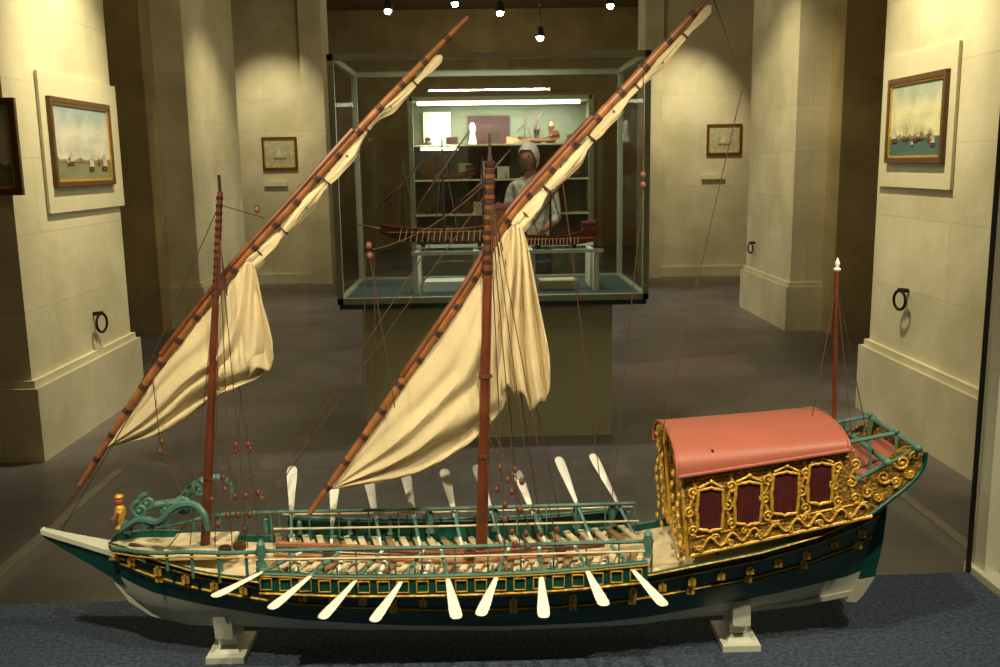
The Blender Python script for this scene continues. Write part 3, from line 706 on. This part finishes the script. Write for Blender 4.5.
# ------------------------------------------------ poop cabin
CY=.106
b=MB()
def SIDE(u,v,off=0): return S(u,v,-(CY+off))
tl=SIDE(684,478);tr=SIDE(846,451);bl=SIDE(690,556);br=SIDE(868,517)
for sd in(-1,1):
    b.poly([(p.x,sd*CY,p.z) for p in(bl,br,tr,tl)],(0,1,0),.006,'goldd')
b.poly([(br.x,-CY,br.z),(br.x,CY,br.z),(tr.x,CY,tr.z),(tr.x,-CY,tr.z)],(1,0,0),.006,'goldd')
b.poly([(bl.x,-CY,bl.z+.004),(br.x,-CY,br.z+.004),(br.x,CY,br.z+.004),(bl.x,CY,bl.z+.004)],(0,0,1),.006,'deck')
b.poly([(bl.x+.05,-CY,bl.z),(bl.x+.05,CY,bl.z),(tl.x+.05,CY,tl.z+.05),(tl.x+.05,-CY,tl.z+.05)],(1,0,0),.004,'redc')
b.obj('cabin_walls',ship,False)
b=MB(); 
def mir(pts): return [(p[0],-p[1],p[2]) for p in pts]
wins=[(710,509,13,21),(748,503,13.5,21),(785,493,13.5,21),(820,483,12.5,20)]
for u,v,w,h in wins:
    cpt=SIDE(u,v,.004); cu=SIDE(u+w,v,.004).x-cpt.x; ch=cpt.z-SIDE(u,v+h,.004).z
    prof=[]
    for k in range(25):
        a=2*math.pi*k/24; ca,sa=math.cos(a),math.sin(a); q=(abs(ca)**5+abs(sa)**5)**(-.2); wob=1+.05*math.cos(8*a)
        prof.append(Vector((cpt.x+cu*ca*q*wob,cpt.y,cpt.z+ch*sa*q*wob)))
    for sd in(1,-1):
        pr=[Vector((p.x,p.y*sd,p.z)) for p in prof]
        b.poly(pr[:-1],(0,1,0),.003,'redc')
        for kk in range(-3,4): b.tube([(cpt.x+cu*kk/4,sd*(cpt.y-.001),cpt.z-ch*.9),(cpt.x+cu*kk/5,sd*(cpt.y-.001),cpt.z+ch*.9)],.0022,'redc',5)
        b.tube([p+Vector((0,-.003*sd,0)) for p in pr],.003,'gold',7)
        b.tube([Vector((cpt.x+x,sd*(cpt.y-.004),cpt.z+z)) for x,z in((-cu*.9,ch*1.05),(-cu*.4,ch*1.2),(0,ch*1.33),(cu*.4,ch*1.2),(cu*.9,ch*1.05))],.0026,'gold',6)
        b.ell((cpt.x,sd*(cpt.y-.005),cpt.z+ch*1.33),.0045,'gold',7,5)
def sc_px(u,v,r,fl,a0,rad=.0024,turn=1.2):
    for sd in(1,-1):
        p=SIDE(u,v,.006); scroll((p.x,p.y*sd,p.z),EX,EZ,r,turn,rad,'gold',fl,a0)
def topv(u): return 478+(451-478)*(u-684)/(846-684)
def botv(u): return 556+(517-556)*(u-690)/(868-690)
for i,u in enumerate((692,729,767,803,837,853)):
    v0,v1=topv(u),botv(u)
    for k,f in enumerate((.20,.46,.68)):
        sc_px(u+(-2 if k%2 else 2),v0+(v1-v0)*f,.0105,1 if (k+i)%2 else -1,math.pi/2 if k%2 else -math.pi/2)
    p=[SIDE(u+3*math.sin(q*1.3),v0+(v1-v0)*q/8,.004) for q in range(7)]
    b.tube(p,.003,'gold',6); b.tube(mir(p),.003,'gold',6)
pts=[]
for k in range(121):
    u=694+ (868-694)*k/120; pts.append(SIDE(u,botv(u)-9+5*math.sin(k*.42),.006))
b.tube(pts,.0028,'gold',6); b.tube(mir(pts),.0028,'gold',6)
u=700
i=0
while u<862:
    sc_px(u,botv(u)-(13 if i%2 else 4),.0075,1 if i%2 else -1,0 if i%2 else math.pi,.0024,1.1); u+=15; i+=1
for f,r in((0.02,.0035),(.09,.002),(.78,.002),(1.0,.0035)):
    pts=[]
    for k in range(13):
        uu=686+(847-686)*k/12+ (20*f*k/12+5*f); pts.append(SIDE(uu,topv(uu)*(1-f)+botv(uu)*f,.003))
    b.tube(pts,r,'gold',7); b.tube(mir(pts),r,'gold',7)
u=688
while u<846:
    p=SIDE(u,topv(u)+3,.006); b.ell(p,.0035,'gold',6,5); b.ell((p.x,-p.y,p.z),.0035,'gold',6,5); u+=5
e1=S(683,477,-.118);e2=S(846,450,-.118);r1=S(667,425,.0);r2=S(838,414,.0)
def arc(x,ze,zr,hw_,n=24,k=.75):
    return [Vector((x,-hw_*math.cos(math.pi*i/n),ze+(zr-ze)*max(0,math.sin(math.pi*i/n))**k)) for i in range(n+1)]
fa=arc(tl.x-.004,e1.z-.004,r1.z-.008,.106)
b.tube(fa,.006,'gold',8); b.tube([p+Vector((-.004,0,-.008)) for p in fa],.003,'gold',8)
for i in range(2,24,2): b.ell(fa[i]+Vector((-.006,0,.0)),(.005,.007,.007),'gold',7,5)
for y in(-.104,-.055,.055,.104):
    z0=bl.z; z1=e1.z+(.0 if abs(y)>.08 else .035)
    for k in range(9):
        z=z0+(z1-z0)*k/8; scroll((tl.x-.008+.003*math.sin(k),y,z),Vector((0,1,0)),EZ,.008,1.1,.0026,'gold',1 if k%2 else -1,k)
    b.tube([(bl.x-.004,y,z0),(tl.x-.004,y,z1)],.0045,'gold',7)
for k in range(9): 
    y=-.095+.19*k/8; scroll((bl.x-.01,y,bl.z+.012),Vector((0,1,0)),EZ,.010,1.2,.0026,'gold',1 if k%2 else -1,0)
b.obj('gilded_carvings',ship)
b=MB(); rows=[];n=18
for i in range(n+1):
    t=i/n; x=e1.x-.010+(e2.x-e1.x+.016)*t; ze=e1.z+(e2.z-e1.z)*t; zr=r1.z+(r2.z-r1.z)*t
    rows.append(arc(x,ze,zr,.119))
b.grid(rows,'pink'); b.grid([[p+Vector((0,0,-.004)) for p in r] for r in rows],'deckd')
for rr in(rows[0],rows[-1]): b.tube([p+Vector((0,0,-.002)) for p in rr],.0035,'pink',7)
for j in(0,-1): b.tube([r[j] for r in rows],.0035,'pink',7); 
b.poly([p for p in arc(e2.x,e2.z-.004,r2.z-.004,.112)],(1,0,0),.004,'goldd')
b.obj('barrel_roof',ship)
# ------------------------------------------------ stern gallery
b=MB()
wing=[(848,496),(872,474),(890,455),(905,446),(921,447),(925,460),(918,474),(900,488),(882,502),(866,516)]
for sd in(-1,1):
    y=-.085
    pts=[S(u,v,y) for u,v in wing]; b.poly([(p.x,sd*abs(y),p.z) for p in pts],(0,1,0),.006,'goldd')
    for u,v,r,fl in((868,492,.012,1),(884,477,.013,-1),(902,462,.014,1),(915,456,.009,-1),(895,482,.010,1),(878,497,.009,-1),(910,474,.009,1)):
        p=S(u,v,y-.005); scroll((p.x,sd*abs(p.y),p.z),EX,EZ,r,1.3,.003,'gold',fl,v)
    pp=[S(*q) for q in((868,517,y-.004),(890,500,y-.004),(910,484,y-.004),(923,468,y-.004),(926,452,y-.004))]
    b.tube([(p.x,sd*abs(p.y),p.z) for p in catmull(pp,16)],.004,'green',7)
    pp=[S(850,487,y),S(882,470,y),S(917,452,y)]; b.tube([(p.x,sd*abs(p.y),p.z+.008) for p in pp],.0045,'teal',8)
    pp=[S(845,443,-.06),S(870,438,-.06),S(896,433,-.06)]; b.tube([(p.x,sd*.06,p.z) for p in pp],.004,'teal',8)
    for q in pp: b.tube([(q.x,sd*.06,q.z),(q.x,sd*.07,q.z-.07)],.0025,'teal',6)
    b.ell((pp[-1].x,sd*.06,pp[-1].z+.003),.006,'teal')
p0=S(850,492,-.085);p1=S(915,462,-.085)
b.poly([(p0.x,-.085,p0.z),(p1.x,-.085,p1.z),(p1.x,.085,p1.z),(p0.x,.085,p0.z)],(0,0,1),.006,'pink')
for u,v in((855,482),(885,466),(915,452)):
    p=S(u,v,-.09); b.tube([(p.x,-.10,p.z+.01),(p.x,.10,p.z+.01)],.005,'teal',8); 
    for sd in(-1,1): b.ell((p.x,sd*.10,p.z+.01),.008,'teal')
p=S(926,452,-.085); b.poly([(p.x,-.085,p.z),(p.x,.085,p.z),(p.x-.012,.085,p.z-.05),(p.x-.012,-.085,p.z-.05)],(1,0,0),.005,'goldd')
for k in range(6): scroll((p.x+.001,-.07+.028*k,p.z-.02),Vector((0,1,0)),EZ,.013,1.2,.003,'gold',1 if k%2 else -1,0)
b.obj('stern_gallery',ship)
b=MB()
b.poly([S(*q,0.0) for q in((872,502),(886,505),(882,540),(874,575),(858,578),(866,545))],(0,1,0),.012,'green')
b.poly([S(*q,0.0) for q in((858,578),(874,575),(862,594),(855,601),(845,600))],(0,1,0),.0118,'offw')
b.tube([S(878,505,0),S(868,470,0),S(862,462,0)],.004,'teal',7)
b.obj('rudder',ship)
b=MB(); a=S(834,418,0);e=S(837,272,0)
b.tube([a,e],[.0045,.0032],'mastw',8); b.lathe(e,[(.003,0),(.007,.004),(.007,.006),(.003,.009),(.004,.013),(.005,.016),(.003,.021),(.001,.026)],'white',10)
b.obj('flagstaff',ship)
for u,v,i in((226,662,1),(741,650,2)):
    b=MB(); p=SI@hit(u,v,2,ZC); x=p.x; k=interp(kx,kz,x)
    b.box(x,0,.006,.072,.105,.012,'offw'); b.box(x,0,.018,.05,.075,.012,'offw',taper=.7)
    b.box(x,0,(k+.02)/2+.004,.036,.05,k-.004,'offw',taper=.9)
    pr=[]
    for j in range(-5,6):
        z=k+abs(j)/5*.04; pr.append((x,math.copysign(hull(x,z)+.001,j) if j else 0,z-.003))
    b.poly([q for q in pr]+[(x,.045,k-.012),(x,-.045,k-.012)],(1,0,0),.034,'offw')
    b.obj('stand_%d'%i,ship,False)
# ================================================================ LIGHTS
def light(name,kind,loc,tgt,e,col=(1,.80,.48),size=.2,spot=60,blend=.8,sy=None):
    l=bpy.data.lights.new(name,kind); l.energy=e; l.color=col
    if kind=='AREA':
        l.size=size
        if sy: l.shape='RECTANGLE'; l.size_y=sy
    else: l.shadow_soft_size=size
    if kind=='SPOT': l.spot_size=R(spot); l.spot_blend=blend
    o=bpy.data.objects.new(name,l); sc.collection.objects.link(o); o.location=loc
    o.rotation_euler=(Vector(tgt)-Vector(loc)).to_track_quat('-Z','Y').to_euler(); return o
wc=(1,.87,.56)
light('case_lamp_1','SPOT',(-.75,1.0,2.15),(-.4,1.8,.95),62,(1,.87,.60),.018,88)
light('case_lamp_2','SPOT',(.15,1.0,2.15),(.1,1.8,.95),54,(1,.87,.60),.018,88)
light('case_lamp_3','SPOT',(.95,1.03,2.15),(.6,1.8,.95),54,(1,.87,.60),.018,88)
light('picture_spot_left','SPOT',(-1.35,5.8,3.9),(-2.5,5.98,1.95),500,wc,.05,54,1)
light('picture_spot_right','SPOT',(1.35,5.0,3.9),(2.5,5.3,1.95),470,wc,.05,54,1)
light('far_spot_left','SPOT',(-2.7,12.0,3.9),(-2.75,13.4,1.9),200,wc,.05,56,1)
light('far_spot_right','SPOT',(2.8,12.0,3.9),(2.9,13.4,1.9),250,wc,.05,56,1)
light('pier_spot_left','SPOT',(-1.3,9.8,3.9),(-2.85,10.6,1.7),190,wc,.05,54,1)
light('pier_spot_right','SPOT',(1.6,8.2,3.9),(2.95,9.5,1.7),250,wc,.05,54,1)
light('added_visitor_fill','SPOT',(.2,7.3,4.0),(.45,8.7,1.5),130,(1,.92,.75),.05,36,.9)  # added fill spot without a fixture, only brightens the visitor
light('hall_lamp_near','POINT',(0,4.0,4.0),(0,0,0),30,wc,.25)
light('hall_lamp_mid','POINT',(0,8.0,4.0),(0,0,0),60,wc,.25)
light('hall_lamp_far','POINT',(0.3,15.5,3.9),(0,0,0),50,wc,.25)
light('small_case_lamp','AREA',(.1,5.6,2.15),(.1,5.85,1),16,(1,.96,.85),.9,sy=.05)
light('cabinet_lamp','AREA',((X0+X1)/2,yc+.25,Z1-.12),((X0+X1)/2,yc+.5,1),50,(1,.98,.9),1.8,sy=.1)
w=bpy.data.worlds.new('world'); sc.world=w; w.use_nodes=True; w.node_tree.nodes['Background'].inputs[0].default_value=(1,.82,.5,1); w.node_tree.nodes['Background'].inputs[1].default_value=.02
